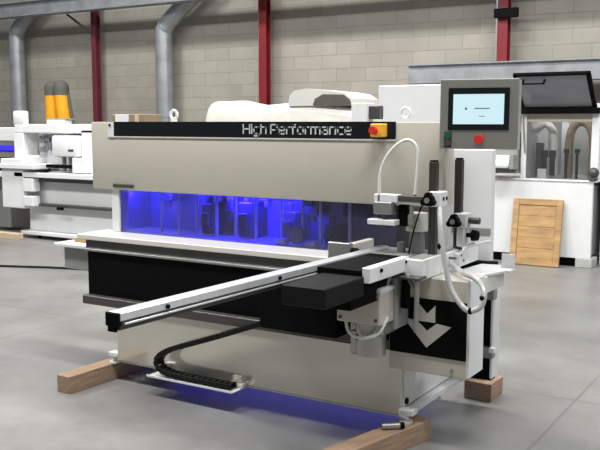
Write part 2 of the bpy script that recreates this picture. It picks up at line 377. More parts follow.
lt.build('lettering', 'letter', hd, smooth=False)
# emergency stop on the strip
es = bx('emergency_stop', 'yellow', mc, -2.06, -1.985, 4.0, 4.054, 1.522, 1.592, bev=0.005)
MB().cyl((-2.030, 4.0, 1.557), (-2.030, 3.982, 1.557), 0.014).cyl((-2.030, 3.985, 1.557), (-2.030, 3.965, 1.557), 0.024, 0.021, n=20).build('push_button', 'red', es)
# window, interior
bx('guard_glass', 'glass', mc, -3.90, -1.95, 4.088, 4.096, 0.896, 1.20, bev=0)
MB().box(-3.965, -3.90, 4.075, 4.16, 0.896, 1.175, bev=0.003).build('window_jamb', 'white', mc)
for x in (-3.98, -3.68, -3.535, -3.39, -3.235, -3.09, -2.94, -2.755, -2.61, -2.49, -2.30):
    bx('glazing_bar', 'alu', mc, x - 0.008, x + 0.008, 4.225, 4.24, 0.896, 1.168, bev=0.002)
bx('inner_back_panel', 'greypaint', mc, -4.0, -1.9, 4.46, 4.50, 0.86, 1.6)
bx('inner_bed', 'greypaint', mc, -4.0, -2.02, 4.161, 4.47, 0.80, 0.89)
bx('inner_end_panel', 'greypaint', mc, -4.0, -3.97, 4.17, 4.46, 0.89, 1.168)
rnd = random.Random(11)
for i, (x, w, h, m, top) in enumerate(((-3.68, 0.10, 0.16, 'grey', 1), (-3.34, 0.09, 0.2, 'dark', 0), (-3.18, 0.07, 0.22, 'dark', 1), (-3.05, 0.10, 0.22, 'dark', 0), (-2.90, 0.08, 0.1, 'grey', 1), (-2.74, 0.10, 0.18, 'grey', 0), (-2.58, 0.1, 0.2, 'grey', 1), (-2.45, 0.08, 0.12, 'dark', 0), (-2.30, 0.14, 0.2, 'dark', 1), (-2.08, 0.14, 0.2, 'dark', 1))):
    z0 = 0.895 if not top else 1.2 - h * 0.7
    b = MB().box(x - w / 2, x + w / 2, 4.27, 4.42, z0, z0 + h, bev=0.008)
    b.cyl((x, 4.30, z0 + (-0.04 if top else h)), (x, 4.30, z0 + (0 if top else h + 0.05)), 0.022)
    b.box(x - w * 0.3, x + w * 0.3, 4.24, 4.27, z0 + h * 0.3, z0 + h * 0.7, bev=0.004)
    b.build('machining_head', m, mc)
p = MB()
for k in range(18):
    a = 2 * math.pi * k / 18; p.box(-0.006, 0.006, 4.16, 4.20, 0.038, 0.052, bev=0.001, mtx=Matrix.Translation((-2.62, 0, 0.955)) @ Matrix.Rotation(a, 4, 'Y'))
p.cyl((-2.62, 4.16, 0.955), (-2.62, 4.20, 0.955), 0.042, n=24).build('toothed_pulley', 'grey', mc)
for x in (-2.70, -2.50): bx('guide_block', 'white', mc, x - 0.035, x + 0.03, 4.13, 4.18, 0.896, 0.93)
led = MB().box(-3.9, -2.55, 4.13, 4.145, 1.156, 1.167, bev=0).build('led_strip', 'led', mc, label='blue light strip')
for x, pw in ((-3.98, 5.0), (-3.68, 6.0), (-3.40, 1.5), (-3.10, 14.0), (-2.96, 9.0), (-2.70, 3.0)):
    l = area('blue_work_lamp', (x, 4.25, 1.155), (R(48), 0, 0), 0.13, 0.03, pw, (0.02, 0.01, 1.0)); l.parent = mc; l.location = Vector(l.location) - mc.location
l = area('blue_floor_lamp', (-2.75, 4.25, 0.128), (0, 0, 0), 1.7, 0.22, 1.5, (0.015, 0.01, 1.0)); l.parent = mc; l.location = Vector(l.location) - mc.location
# support bar crossing the ledge
sb = MB().box(-2.075, -2.015, 2.10, 3.98, 0.932, 0.962, bev=0.003).cyl((-2.045, 3.98, 0.932), (-2.045, 3.98, 0.962), 0.030, n=28).build('support_bar', 'alu', mc)
MB().box(-2.070, -2.018, 2.11, 4.0, 0.914, 0.932, bev=0.002).box(-2.062, -2.03, 2.11, 4.0, 0.897, 0.914, bev=0.002).build('bar_profile', 'post', sb, label='dark underside profile')
MB().box(-2.019, -2.0125, 2.12, 3.99, 0.917, 0.924, bev=0.001).build('side_strip', 'alu', sb)
MB().box(-2.076, -2.014, 2.088, 2.101, 0.914, 0.961, bev=0.002).box(-2.066, -2.028, 2.088, 2.101, 0.895, 0.916, bev=0.002).build('end_cap', 'black', sb)
for y in (2.33, 3.02, 3.35, 3.75): MB().cyl((-2.016, y, 0.944), (-2.008, y, 0.944), 0.0085, n=12).build('fastener', 'black', sb)
# the bar is not quite square to the machine
_c = Vector((-2.075, 2.1, 0.9)) - mc.location
_t = Matrix.Translation(_c) @ Matrix.Rotation(R(-2.4), 4, 'Z') @ Matrix.Translation(-_c)
for o in (sb, *[q for q in COL.objects if q.parent == sb]): o.data.transform(_t)
# fence block
fb = MB().box(-2.21, -2.08, 3.83, 3.86, 0.896, 0.985, bev=0.003).build('fence_block', 'stainless', mc)
MB().box(-2.10, -2.065, 3.86, 4.07, 0.915, 0.985, bev=0.004).build('fence_arm', 'cream', fb)
MB().cyl((-2.075, 3.845, 0.945), (-2.045, 3.845, 0.945), 0.018, n=12).build('knob', 'black', fb)
# carriage cover under the bar
cv = MB().box(-1.935, -1.725, 2.97, 3.31, 0.842, 0.928, bev=0.004).build('carriage_cover', 'black_satin', mc)
MB().box(-2.16, -1.76, 3.25, 3.84, 0.78, 0.88, bev=0.004).box(-2.45, -2.0, 3.55, 3.84, 0.56, 0.79, bev=0.004).build('carriage_body', 'black', mc)
MB().box(-2.19, -1.97, 3.82, 3.9, 0.56, 0.77, bev=0.004).build('carriage_bracket', 'dark', mc)
MB().box(-2.35, -2.05, 3.80, 3.83, 0.535, 0.55, bev=0.002).build('slide_rail', 'cream', mc)
# table and side beam
bx('table_plate', 'greypaint', mc, -2.02, -1.742, 3.79, 4.055, 0.925, 0.950, bev=0.003)
MB().box(-2.00, -1.745, 3.31, 3.795, 0.90, 0.952, bev=0.002).build('bellows', 'black', mc)
bm_ = bx('side_beam', 'white', mc, -1.74, -1.70, 3.315, 3.72, 0.897, 0.965, bev=0.003)
for (y, z) in ((3.42, 0.942), (3.685, 0.945)): MB().cyl((-1.701, y, z), (-1.692, y, z), 0.009, n=12).build('fastener', 'black', bm_)
bb = MB().box(-1.705, -1.612, 3.68, 3.90, 0.862, 0.959, bev=0.004).box(-1.705, -1.607, 3.90, 4.40, 0.862, 0.957, bev=0.004).build('beam_block', 'white', mc)
bx('beam_top', 'greypaint', bb, -1.695, -1.622, 3.70, 4.39, 0.957, 0.962, bev=0.001)
MB().box(-1.612, -1.575, 4.05, 4.12, 0.885, 0.945, bev=0.004).build('valve_block', 'white', bb)
for (y, z) in ((4.07, 0.935), (4.10, 0.905), (3.99, 0.93)): MB().cyl((-1.61, y, z), (-1.570, y, z), 0.006, n=10).build('fastener', 'dark', bb)
# two clamp posts
def clamp_post(x, y, top, m_clamp, zc):
    po = MB().box(x - 0.019, x + 0.019, y - 0.019, y + 0.019, 0.95, top, bev=0.003)
    for s in (-0.010, 0.010): po.box(x + s - 0.0025, x + s + 0.0025, y - 0.0215, y - 0.018, 0.96, top, bev=0)
    po = po.build('clamp_post', 'post', mc)
    MB().box(x - 0.016, x + 0.016, y - 0.016, y + 0.016, top, top + 0.008, bev=0.002).build('post_cap', 'black', po)
    MB().box(x - 0.008, x + 0.058, y - 0.042, y + 0.04, zc - 0.036, zc + 0.038, bev=0.005).build('clamp', 'white', po)
    k = MB().cyl((x + 0.004, y - 0.05, zc - 0.002), (x + 0.004, y - 0.085, zc - 0.002), 0.027, n=20)
    for a in (90, 210, 330): k.cyl((x + 0.004 + 0.022 * math.cos(R(a)), y - 0.055, zc - 0.002 + 0.022 * math.sin(R(a))), (x + 0.004 + 0.022 * math.cos(R(a)), y - 0.088, zc - 0.002 + 0.022 * math.sin(R(a))), 0.016, n=14)
    k.build('knob', 'black', po)
    MB().cyl((x + 0.004, y - 0.084, zc - 0.002), (x + 0.004, y - 0.094, zc - 0.002), 0.013, n=14).build('knob_insert', 'grey', po)
    return po
p1 = clamp_post(-1.645, 3.87, 1.41, 'cream', 1.232)
for dy in (-0.015, 0.022): MB().cyl((-1.597, 3.87 + dy, 1.235), (-1.585, 3.87 + dy, 1.235), 0.010, n=12).build('fastener', 'black', p1)
p2 = clamp_post(-1.622, 4.14, 1.412, 'cream', 1.105)
MB().box(-1.615, -1.575, 4.10, 4.17, 0.972, 1.07, bev=0.004).build('lower_clamp', 'white', p2)
MB().cyl((-1.575, 4.14, 1.105), (-1.508, 4.14, 1.105), 0.017, n=14).build('spindle', 'dark', p2)
MB().cyl((-1.575, 4.14, 1.03), (-1.54, 4.14, 1.03), 0.012, n=12).cyl((-1.545, 4.14, 1.03), (-1.515, 4.14, 1.03), 0.030, 0.025, n=18).build('adjuster_knob', 'black', p2)
# pressing arm from the front post
pa = MB().box(-1.828, -1.648, 3.835, 3.87, 1.216, 1.243, bev=0.003).build('pressing_arm', 'dark', mc)
MB().box(-1.943, -1.818, 3.82, 3.88, 1.208, 1.246, bev=0.003).build('arm_bracket', 'white', pa)
MB().box(-1.936, -1.836, 3.80, 3.86, 1.148, 1.21, bev=0.004).build('press_cylinder', 'grey', pa)
MB().cyl((-1.883, 3.83, 1.11), (-1.883, 3.83, 1.15), 0.014).build('press_rod', 'dark', pa)
MB().box(-1.968, -1.818, 3.80, 3.86, 1.095, 1.122, bev=0.003).build('press_pad', 'white', pa)
MB().box(-1.828, -1.778, 3.86, 3.92, 1.09, 1.195, bev=0.004).build('sensor_block', 'black', pa)
MB().cyl((-1.750, 3.85, 1.08), (-1.750, 3.85, 1.20), 0.010).cyl((-1.750, 3.85, 1.10), (-1.750, 3.85, 1.15), 0.018).build('regulator', 'stainless', pa)
MB().cyl((-1.915, 3.825, 1.21), (-1.915, 3.825, 1.25), 0.007).cyl((-1.733, 3.85, 1.2), (-1.733, 3.85, 1.262), 0.007).build('hose_fitting', 'dark', pa)
MB().box(-1.93, -1.70, 3.84, 3.88, 1.20, 1.215, bev=0.002).build('cross_plate', 'cream', pa)
MB().cyl((-1.765, 3.95, 1.06), (-1.765, 3.95, 1.15), 0.055, n=20).build('filter_bowl', 'cream', mc)
MB().cyl((-1.765, 3.95, 0.952), (-1.765, 3.95, 1.06), 0.042, 0.036, n=20).cyl((-1.84, 3.93, 0.952), (-1.84, 3.93, 1.0), 0.022, n=14).build('filter_stand', 'grey', mc)
MB().tube([(-1.70, 3.86, 1.20), (-1.74, 3.86, 1.08), (-1.77, 3.87, 0.955)], 0.0035).build('thin_cable', 'black', mc)
MB().tube([(-1.915, 3.825, 1.24), (-1.907, 3.825, 1.36), (-1.86, 3.83, 1.455), (-1.785, 3.84, 1.512), (-1.735, 3.85, 1.49), (-1.72, 3.85, 1.42), (-1.733, 3.85, 1.25)], 0.0085, smooth=8).build('air_hose', 'hose', mc)
cd = MB().tube([(-1.585, 3.81, 1.20), (-1.565, 3.77, 1.12), (-1.545, 3.75, 1.02), (-1.525, 3.745, 0.93), (-1.495, 3.74, 0.83), (-1.44, 3.735, 0.757), (-1.395, 3.735, 0.733), (-1.345, 3.735, 0.76), (-1.332, 3.74, 0.815), (-1.352, 3.75, 0.86), (-1.40, 3.775, 0.885), (-1.47, 3.83, 0.89), (-1.56, 3.95, 0.895), (-1.605, 4.0, 0.90)], 0.0125, smooth=14, ribs=0.12).build('cable_conduit', 'silver_hose', mc)
for q in ((-1.555, 3.75, 1.02), (-1.395, 3.735, 0.733), (-1.337, 3.737, 0.80)): MB().ball(q, 0.016, n=10).build('cable_clip', 'black', cd)
MB().tube([(-1.60, 4.09, 0.90), (-1.56, 4.10, 0.97), (-1.52, 4.2, 0.985), (-1.50, 4.28, 0.985)], 0.008).build('white_cable', 'hose', mc)
# platform at the right end
pf = MB().prism([(-1.63, 4.06), (-1.52, 4.06), (-1.45, 4.16), (-1.405, 4.36), (-1.45, 4.47), (-1.60, 4.44), (-1.63, 4.2)], 'z', 0.828, 0.838).build('side_platform', 'white', mc, smooth=False)
MB().box(-1.47, -1.40, 4.38, 4.39, 0.832, 0.912, bev=0.002).box(-1.48, -1.40, 4.30, 4.40, 0.827, 0.837, bev=0.001).build('stop_tab', 'white', pf)
MB().box(-1.69, -1.50, 4.02, 4.07, 0.827, 0.835, bev=0.001).build('platform_edge', 'dark', pf)
bx('platform_riser', 'cream', pf, -1.60, -1.46, 4.02, 4.40, 0.74, 0.828)
# drive unit below the beam
gb = MB().box(-1.97, -1.74, 3.50, 3.64, 0.665, 0.812, bev=0.004).build('drive_box', 'beige', mc)
MB().box(-1.962, -1.745, 3.497, 3.502, 0.672, 0.806, bev=0.001).build('drive_cover', 'beige', gb)
for (x, z) in ((-1.948, 0.687), (-1.76, 0.69), (-1.76, 0.79)): MB().cyl((x, 3.490, z), (x, 3.498, z), 0.008, n=12).build('fastener', 'dark', gb)
MB().box(-1.965, -1.735, 3.50, 3.66, 0.812, 0.838, bev=0.008).build('drive_lid', 'white', gb)
mo = MB().cyl((-1.84, 3.60, 0.50), (-1.84, 3.60, 0.665), 0.075, n=24).box(-1.93, -1.75, 3.55, 3.72, 0.60, 0.66, bev=0.01).box(-1.92, -1.88, 3.54, 3.6, 0.50, 0.62, bev=0.008).build('drive_motor', 'stainless', mc)
MB().cyl((-1.875, 3.53, 0.59), (-1.875, 3.55, 0.59), 0.014).build('fastener', 'black', mo)
MB().tube([(-1.93, 3.52, 0.66), (-1.90, 3.50, 0.615), (-1.83, 3.49, 0.60), (-1.76, 3.52, 0.625), (-1.73, 3.56, 0.70)], 0.008).build('white_cable', 'hose', mc)
MB().box(-1.80, -1.73, 3.64, 3.80, 0.62, 0.88, bev=0.004).build('motor_mount', 'greypaint', mc)
MB().cyl((-1.62, 3.64, 0.885), (-1.615, 3.62, 0.63), 0.012, n=12).build('brace_tube', 'grey', mc)
MB().cyl((-1.68, 3.66, 0.885), (-1.62, 3.64, 0.80), 0.010, n=12).build('brace_tube', 'grey', mc)
MB().cyl((-1.75, 3.62, 0.885), (-1.80, 3.60, 0.74), 0.011, n=12).build('brace_tube', 'grey', mc)
MB().cyl((-1.705, 3.70, 0.885), (-1.705, 3.70, 0.72), 0.022, n=14).build('gas_spring', 'black', mc)
MB().box(-1.78, -1.60, 3.62, 3.70, 0.872, 0.884, bev=0.002).build('brace_plate', 'dark', mc)
# cable chain tray
tr = MB().box(-3.36, -2.74, 3.705, 3.825, 0.118, 0.124, bev=0.001).box(-3.36, -2.74, 3.703, 3.708, 0.118, 0.131, bev=0.001).build('chain_tray', 'white', mc)
for x in (-3.27, -2.78): MB().box(x - 0.05, x + 0.05, 3.79, 3.828, 0.124, 0.15, bev=0.003).box(x - 0.03, x + 0.03, 3.80, 3.828, 0.145, 0.19, bev=0.004).cyl((x, 3.785, 0.17), (x, 3.80, 0.17), 0.012).build('tray_bracket', 'cream', tr)
path = [(-2.30, 0.625), (-2.46, 0.567), (-2.65, 0.496), (-2.853, 0.42), (-3.07, 0.343), (-3.21, 0.293), (-3.29, 0.245), (-3.31, 0.20), (-3.275, 0.162), (-3.20, 0.147), (-3.0, 0.145), (-2.76, 0.145)]
def chain(mb, path, y0, y1, half, pitch):
    P = [Vector(p) for p in path]; dense = []
    for i in range(len(P) - 1):
        p0 = P[max(i - 1, 0)]; p1 = P[i]; p2 = P[i + 1]; p3 = P[min(i + 2, len(P) - 1)]
        for k in range(20):
            t = k / 20; dense.append(0.5 * ((2 * p1) + (p2 - p0) * t + (2 * p0 - 5 * p1 + 4 * p2 - p3) * t * t + (3 * p1 - p0 - 3 * p2 + p3) * t ** 3))
    acc = 0; last = dense[0]; start = dense[0]
    for p in dense[1:]:
        acc += (p - last).length; last = p
        if acc >= pitch:
            c = (start + p) / 2; d = p - start; a = math.atan2(d.y, d.x)
            mt = Matrix.Translation((c.x, (y0 + y1) / 2, c.y)) @ Matrix.Rotation(-a, 4, 'Y')
            w = (y1 - y0) / 2; L2 = d.length * 0.56
            mb.box(-L2, L2, -w, -w + 0.012, -half, half, bev=0.004, mtx=mt); mb.box(-L2, L2, w - 0.012, w, -half, half, bev=0.004, mtx=mt)
            mb.box(-L2 * 0.55, L2 * 0.55, -w, w, half - 0.006, half, bev=0.001, mtx=mt); mb.box(-L2 * 0.55, L2 * 0.55, -w, w, -half, -half + 0.006, bev=0.001, mtx=mt)
            start = p; acc = 0
ckb = MB(); chain(ckb, path, 3.72, 3.785, 0.0145, 0.034); ckb.build('cable_chain', 'rubber', mc)
# tray box seen past the left end
st = MB().box(-4.66, -4.25, 4.30, 4.5, 0.56, 0.72, bev=0.004).build('side_box', 'greypaint', mc)
MB().box(-4.72, -4.20, 4.26, 4.52, 0.72, 0.745, bev=0.004).build('side_box_lid', 'white', st)
MB().box(-4.62, -4.20, 4.36, 4.48, 0.745, 0.775, bev=0.004).build('orange_guard', 'panelwood', st, label='orange-brown guard')
MB().box(-4.3, -3.68, 4.33, 4.47, 0.60, 0.70, bev=0.004).build('side_bracket', 'greypaint', mc)

# control panel on the machine
cp = bpy.data.objects.new('control_panel', None); COL.objects.link(cp); cp.parent = mc
cp.location = Vector((-1.437, 3.90, 1.636)) - mc.location; cp.rotation_euler = (R(-2), 0, R(12))
def cpart(name, m, *a, label=None, **k):
    o = MB().box(*a, **k).build(name, m); o.parent = cp
    if label: o['label'] = label
    return o
cpart('panel_housing', 'stainless', -0.180, 0.182, -0.02, 0.09, -0.163, 0.163, bev=0.004)
cpart('screen_bezel', 'black_gloss', -0.141, 0.141, -0.025, -0.018, -0.075, 0.122, bev=0.002)
cpart('screen', 'screen', -0.117, 0.117, -0.027, -0.0245, -0.047, 0.092, bev=0, label='pale blue lit screen')
sk = MB().box(-0.018, 0.052, -0.0285, -0.0268, 0.023, 0.028, bev=0).box(0.005, 0.03, -0.0285, -0.0268, -0.012, -0.009, bev=0)
sk.prism([(-0.062, 0.030), (-0.052, 0.030), (-0.052, 0.022), (-0.057, 0.017), (-0.062, 0.022)], 'y', -0.0285, -0.0268)
o = sk.build('screen_mark', 'screen_ink'); o.parent = cp
o = MB().cyl((0.008, -0.02, -0.118), (0.008, -0.04, -0.118), 0.014).cyl((0.008, -0.038, -0.118), (0.008, -0.06, -0.118), 0.023, 0.020, n=20).build('stop_button', 'red'); o.parent = cp
o = MB().cyl((-0.140, -0.02, -0.100), (-0.140, -0.034, -0.100), 0.016, n=18).build('start_button', 'green'); o.parent = cp
o = MB().cyl((-0.140, -0.02, -0.134), (-0.140, -0.034, -0.134), 0.016, n=18).build('power_button', 'dark'); o.parent = cp
o = MB().box(-0.158, -0.121, -0.023, -0.019, -0.158, -0.08, bev=0.008).build('button_plate', 'post'); o.parent = cp
ca = MB().box(-1.705, -1.44, 4.12, 4.18, 1.50, 1.58, bev=0.004).build('panel_arm', 'greypaint', mc)

# ---------------------------------------------------------------- timbers under the machine
def timber(name, label, cx, cy, w, l, h, rz):
    t = MB().box(-w / 2, w / 2, -l / 2, l / 2, 0, h, bev=0.003).build(name, 'wood')
    t.location = (cx, cy, 0); t.rotation_euler = (0, 0, R(rz))
    return tag(t, label, 'timber block', 'timbers under the machine')
timber('timber_block', 'long square timber sticking out under the left end of the beige machine', -3.80, 4.12, 0.105, 1.27, 0.105, -2)
tb = timber('timber_block', 'timber at the bottom edge of the photo under the machine near corner', -1.81, 3.565, 0.11, 0.80, 0.105, -13.5)
timber('timber_block', 'short timber block under the far right corner below the black housing', -1.685, 4.76, 0.165, 0.20, 0.105, 0)
wr = MB().cyl((0, -0.03, 0), (0, 0.06, 0), 0.016, n=14)
wt = wr.build('steel_bolt', 'stainless'); wt.location = (-1.787, 3.69, 0.122); wt.rotation_euler = (0, 0, R(-50))
tag(wt, 'steel bolt lying on top of the timber at the machine near corner', 'bolt')
MB().cyl((0, 0.055, 0), (0, 0.082, 0), 0.0165, n=6).build('bolt_head', 'black', None).parent = wt

# ---------------------------------------------------------------- things behind the machine
wm = thing('wrapped_machine', 'machine draped in white plastic behind the hood, with grey rounded housing', 'machine', (-4.3, 6.8, 0))
MB().box(-5.0, -3.5, 6.55, 7.2, 0, 1.55, bev=0.02).build('machine_body', 'white', wm)
def cover_mesh():
    t = bmesh.new(); prof = [(-5.10, 1.50), (-5.09, 1.60), (-5.075, 1.70), (-5.075, 1.755), (-5.05, 1.80), (-4.97, 1.805), (-4.88, 1.795), (-4.78, 1.765), (-4.6, 1.752), (-4.3, 1.775), (-4.1, 1.785), (-3.95, 1.775), (-3.75, 1.75), (-3.55, 1.735), (-3.45, 1.70), (-3.42, 1.58)]
    rows = []; ny = 7
    for j in range(ny):
        v = j / (ny - 1); y = 6.48 + v * 0.75; dz = -0.02 * (2 * v - 1) ** 2
        rr = random.Random(3 + j)
        rows.append([t.verts.new((x + rr.uniform(-.015, .015), y + rr.uniform(-.012, .012), z + (dz if 0 < i < len(prof) - 1 else 0) + rr.uniform(-.014, .014))) for i, (x, z) in enumerate(prof)])
    lowf = [t.verts.new((v.co.x, v.co.y - 0.02, 1.35)) for v in rows[0]]; lowb = [t.verts.new((v.co.x, v.co.y + 0.02, 1.35)) for v in rows[-1]]
    rows = [lowf] + rows + [lowb]
    for a, b in zip(rows[:-1], rows[1:]):
        for i in range(len(prof) - 1): t.faces.new((a[i], a[i + 1], b[i + 1], b[i]))
    m = MB(); m._merge(t); return m
cw = cover_mesh().build('plastic_cover', 'plastic_wrap', wm)
md = cw.modifiers.new('soft', 'SUBSURF'); md.levels = 2; md.render_levels = 2
gh = MB(); prof = [(-4.16, 1.74), (-4.15, 1.83), (-4.10, 1.875), (-3.98, 1.89), (-3.75, 1.868), (-3.60, 1.845), (-3.53, 1.80), (-3.52, 1.74)]
gh.prism(prof, 'y', 6.50, 7.0); gh.build('rounded_housing', 'plastic_wrap', wm)
MB().prism([(-3.90, 1.745), (-3.88, 1.80), (-3.80, 1.838), (-3.60, 1.832), (-3.54, 1.79), (-3.525, 1.745)], 'y', 6.488, 6.505).build('housing_opening', 'cloth_grey', wm)

wc = thing('tall_cabinet', 'plain white cabinet standing behind the machine, left of the control screen', 'cabinet', (-2.65, 6.2, 0))
MB().box(-3.02, -2.38, 6.0, 6.5, 0.02, 1.875, bev=0.005).build('cabinet_body', 'white_gloss', wc)
MB().box(-3.0, -2.40, 6.02, 6.48, 0, 0.03, bev=0.003).build('plinth', 'dark', wc)
sbx = thing('slim_white_post', 'slim white pillar-shaped unit with dark grey side piece behind the hood', 'machine unit', (-2.9, 5.6, 0))
MB().box(-2.985, -2.86, 5.5, 5.62, 0, 1.735, bev=0.005).build('unit_body', 'white', sbx)
MB().box(-2.86, -2.775, 5.53, 5.6, 1.62, 1.715, bev=0.005).build('side_piece', 'dark', sbx)

ca1 = thing('cardboard_box', 'brown cardboard box with white sheet on its front, behind the hood', 'box', (-5.81, 6.34, 0))
MB().box(-6.02, -5.60, 6.22, 6.46, 0.0, 1.675, bev=0.006).build('carton', 'carton', ca1)
MB().box(-5.97, -5.80, 6.214, 6.222, 1.40, 1.672, bev=0.001).build('paper_sheet', 'white', ca1)
MB().box(-5.72, -5.67, 6.216, 6.222, 0.9, 1.675, bev=0.001).build('packing_tape', 'woodtop', ca1)

# ---------------------------------------------------------------- white machine at the left
lm = thing('white_panel_machine', 'white woodworking machine in the background at the far left', 'machine', (-9.2, 8.4, 0))
MB().box(-9.55, -7.9, 8.2, 9.0, 0.10, 0.80, bev=0.01).build('base_cabinet', 'white_gloss', lm)
MB().box(-9.6, -7.9, 8.08, 9.0, 0.055, 0.10, bev=0.004).build('base_frame', 'white', lm)
MB().box(-9.4, -7.7, 8.08, 8.2, 0.46, 0.495, bev=0.004).build('front_rail', 'dark', lm)
MB().box(-9.6, -7.7, 8.0, 9.0, 0.855, 0.92, bev=0.006).build('bed_top', 'white', lm)
MB().box(-9.55, -7.7, 8.1, 8.25, 0.795, 0.855, bev=0.004).build('bed_rail', 'dark', lm)
cb = MB().box(-9.86, -9.42, 8.0, 8.5, 0.42, 0.96, bev=0.012).build('control_cabinet', 'white', lm)
for (z0, z1) in ((0.46, 0.60), (0.66, 0.84)): MB().box(-9.41, -9.22, 7.98, 8.12, z0, z1, bev=0.01).build('junction_box', 'white', lm)
MB().box(-9.95, -9.15, 7.95, 8.6, 0.965, 1.03, bev=0.008).box(-9.85, -9.40, 7.98, 8.5, 1.03, 1.10, bev=0.01).build('infeed_table', 'white', lm)
MB().box(-9.62, -9.40, 8.15, 8.3, 1.06, 1.14, bev=0.008).build('keypad_box', 'white', lm)
MB().box(-9.80, -8.2, 8.2, 8.6, 1.45, 1.57, bev=0.012).build('gantry_beam', 'white', lm)
MB().box(-9.82, -9.62, 8.2, 8.46, 1.0, 1.45, bev=0.012).build('gantry_column', 'white', lm)
MB().box(-9.82, -9.60, 8.2, 8.30, 1.56, 1.755, bev=0.02, seg=2).build('motor_cover', 'white', lm)
MB().box(-8.5, -7.9, 8.2, 8.9, 0.92, 1.5, bev=0.012).build('gantry_column', 'white', lm)
MB().box(-9.55, -8.3, 8.42, 8.46, 0.93, 1.44, bev=0.004).build('back_panel', 'white', lm)
hdc = MB().box(-8.98, -8.50, 8.12, 8.36, 1.14, 1.42, bev=0.03, seg=2).build('head_cover', 'white', lm)
MB().box(-8.66, -8.56, 8.114, 8.122, 1.21, 1.24, bev=0.003).build('grip', 'dark', hdc)
for x in (-8.96, -8.83, -8.70): MB().cyl((x + 0.08, 8.25, 0.94), (x + 0.08, 8.25, 1.16), 0.03, n=12).build('spindle', 'stainless', lm)
MB().box(-9.1, -8.6, 8.12, 8.2, 0.985, 1.03, bev=0.006).build('tool_rail', 'black', lm)
MB().box(-8.58, -8.33, 8.1, 8.3, 0.93, 1.13, bev=0.01).build('side_cover', 'white', lm)
for (x, z, r) in ((-9.40, 1.36, 0.05), (-9.28, 1.36, 0.035), (-9.26, 1.25, 0.045), (-9.42, 1.22, 0.04), (-9.14, 1.22, 0.035), (-9.15, 1.34, 0.04)):
    MB().box(x - r, x + r, 8.32, 8.42, z - r, z + r, bev=0.01).cyl((x, 8.30, z), (x, 8.32, z), r * 0.6, n=12).build('valve_unit', 'galv', lm)
MB().box(-9.42, -9.08, 8.45, 8.6, 1.56, 1.63, bev=0.006).build('top_unit', 'white', lm)
MB().box(-9.45, -9.05, 8.46, 8.62, 1.63, 1.65, bev=0.003).build('top_unit_edge', 'greypaint', lm)
MB().cyl((-9.15, 8.08, 0.915), (-9.0, 8.1, 0.96), 0.025).build('adjuster', 'black', lm)
MB().cyl((-8.82, 8.05, 0.45), (-8.72, 8.05, 0.45), 0.022).build('rail_stop', 'black', lm)
MB().box(-10.9, -9.82, 8.6, 9.0, 1.32, 1.52, bev=0.01).build('outfeed_hood', 'white', lm)
MB().box(-10.9, -9.82, 8.62, 8.9, 1.16, 1.22, bev=0.004).build('guard_strip', 'dark', lm)
MB().box(-10.7, -10.0, 8.606, 8.62, 1.18, 1.26, bev=0.002).build('blue_light', 'led', lm, label='blue lit strip')
MB().box(-10.9, -10.06, 8.3, 9.0, 0.90, 1.06, bev=0.006).build('outfeed_bed', 'black', lm)
MB().box(-10.9, -10.0, 8.25, 9.0, 0.82, 0.90, bev=0.006).build('outfeed_edge', 'white', lm)
MB().box(-10.8, -10.3, 8.5, 9.0, 0.05, 0.82, bev=0.006).build('outfeed_leg', 'greypaint', lm)
for x in (-9.35, -8.1): MB().cyl((x, 8.2, 0), (x, 8.2, 0.06), 0.03).build('levelling_foot', 'black', lm)
tl = MB().box(-10.12, -9.42, 7.86, 7.97, 0, 0.085, bev=0.004).build('timber_block', 'woodtop')
tl.location = (0, 0, 0); tag(tl, 'pale orange timber on the floor by the white machine at left', 'timber block')

# twin yellow filter bags
yb = thing('dust_collector', 'dust collector with two orange-yellow bags under dark grey caps', 'dust collector', (-10.9, 10.0, 0))
for (xb, xt, r) in ((-10.99, -10.99, 0.12), (-10.68, -10.78, 0.12)):
    MB().tube([(xb, 10.0, 0.5), (xb, 10.0, 1.2), (xt, 10.0, 2.04)], r, smooth=3, n=20).build('filter_bag', 'orange', yb)
    MB().cyl((xt, 10.0, 2.035), (xt, 10.0, 2.15), r * 1.05, n=20).ball((xt, 10.0, 2.15), r * 1.05, (1, 1, 1.0), n=20).build('bag_cap', 'cloth_grey', yb)
MB().tube([(-10.53, 10.02, 0.5), (-10.53, 10.02, 1.4), (-10.645, 10.02, 2.05)], 0.025, smooth=3).build('strap', 'cloth_grey', yb)
MB().box(-11.25, -10.5, 9.75, 10.25, 0.0, 0.5, bev=0.01).build('collector_base', 'greypaint', yb)
# cable on the floor
MB().tube([(-8.3, 6.15, 0.012), (-7.8, 6.3, 0.012), (-7.3, 6.5, 0.012), (-6.9, 6.62, 0.012), (-6.2, 6.8, 0.012), (-5.6, 6.9, 0.012)], 0.012, smooth=6).build('floor_cable', 'rubber')
tag(bpy.data.objects['floor_cable'], 'thin dark cable lying across the concrete floor at left', 'cable')

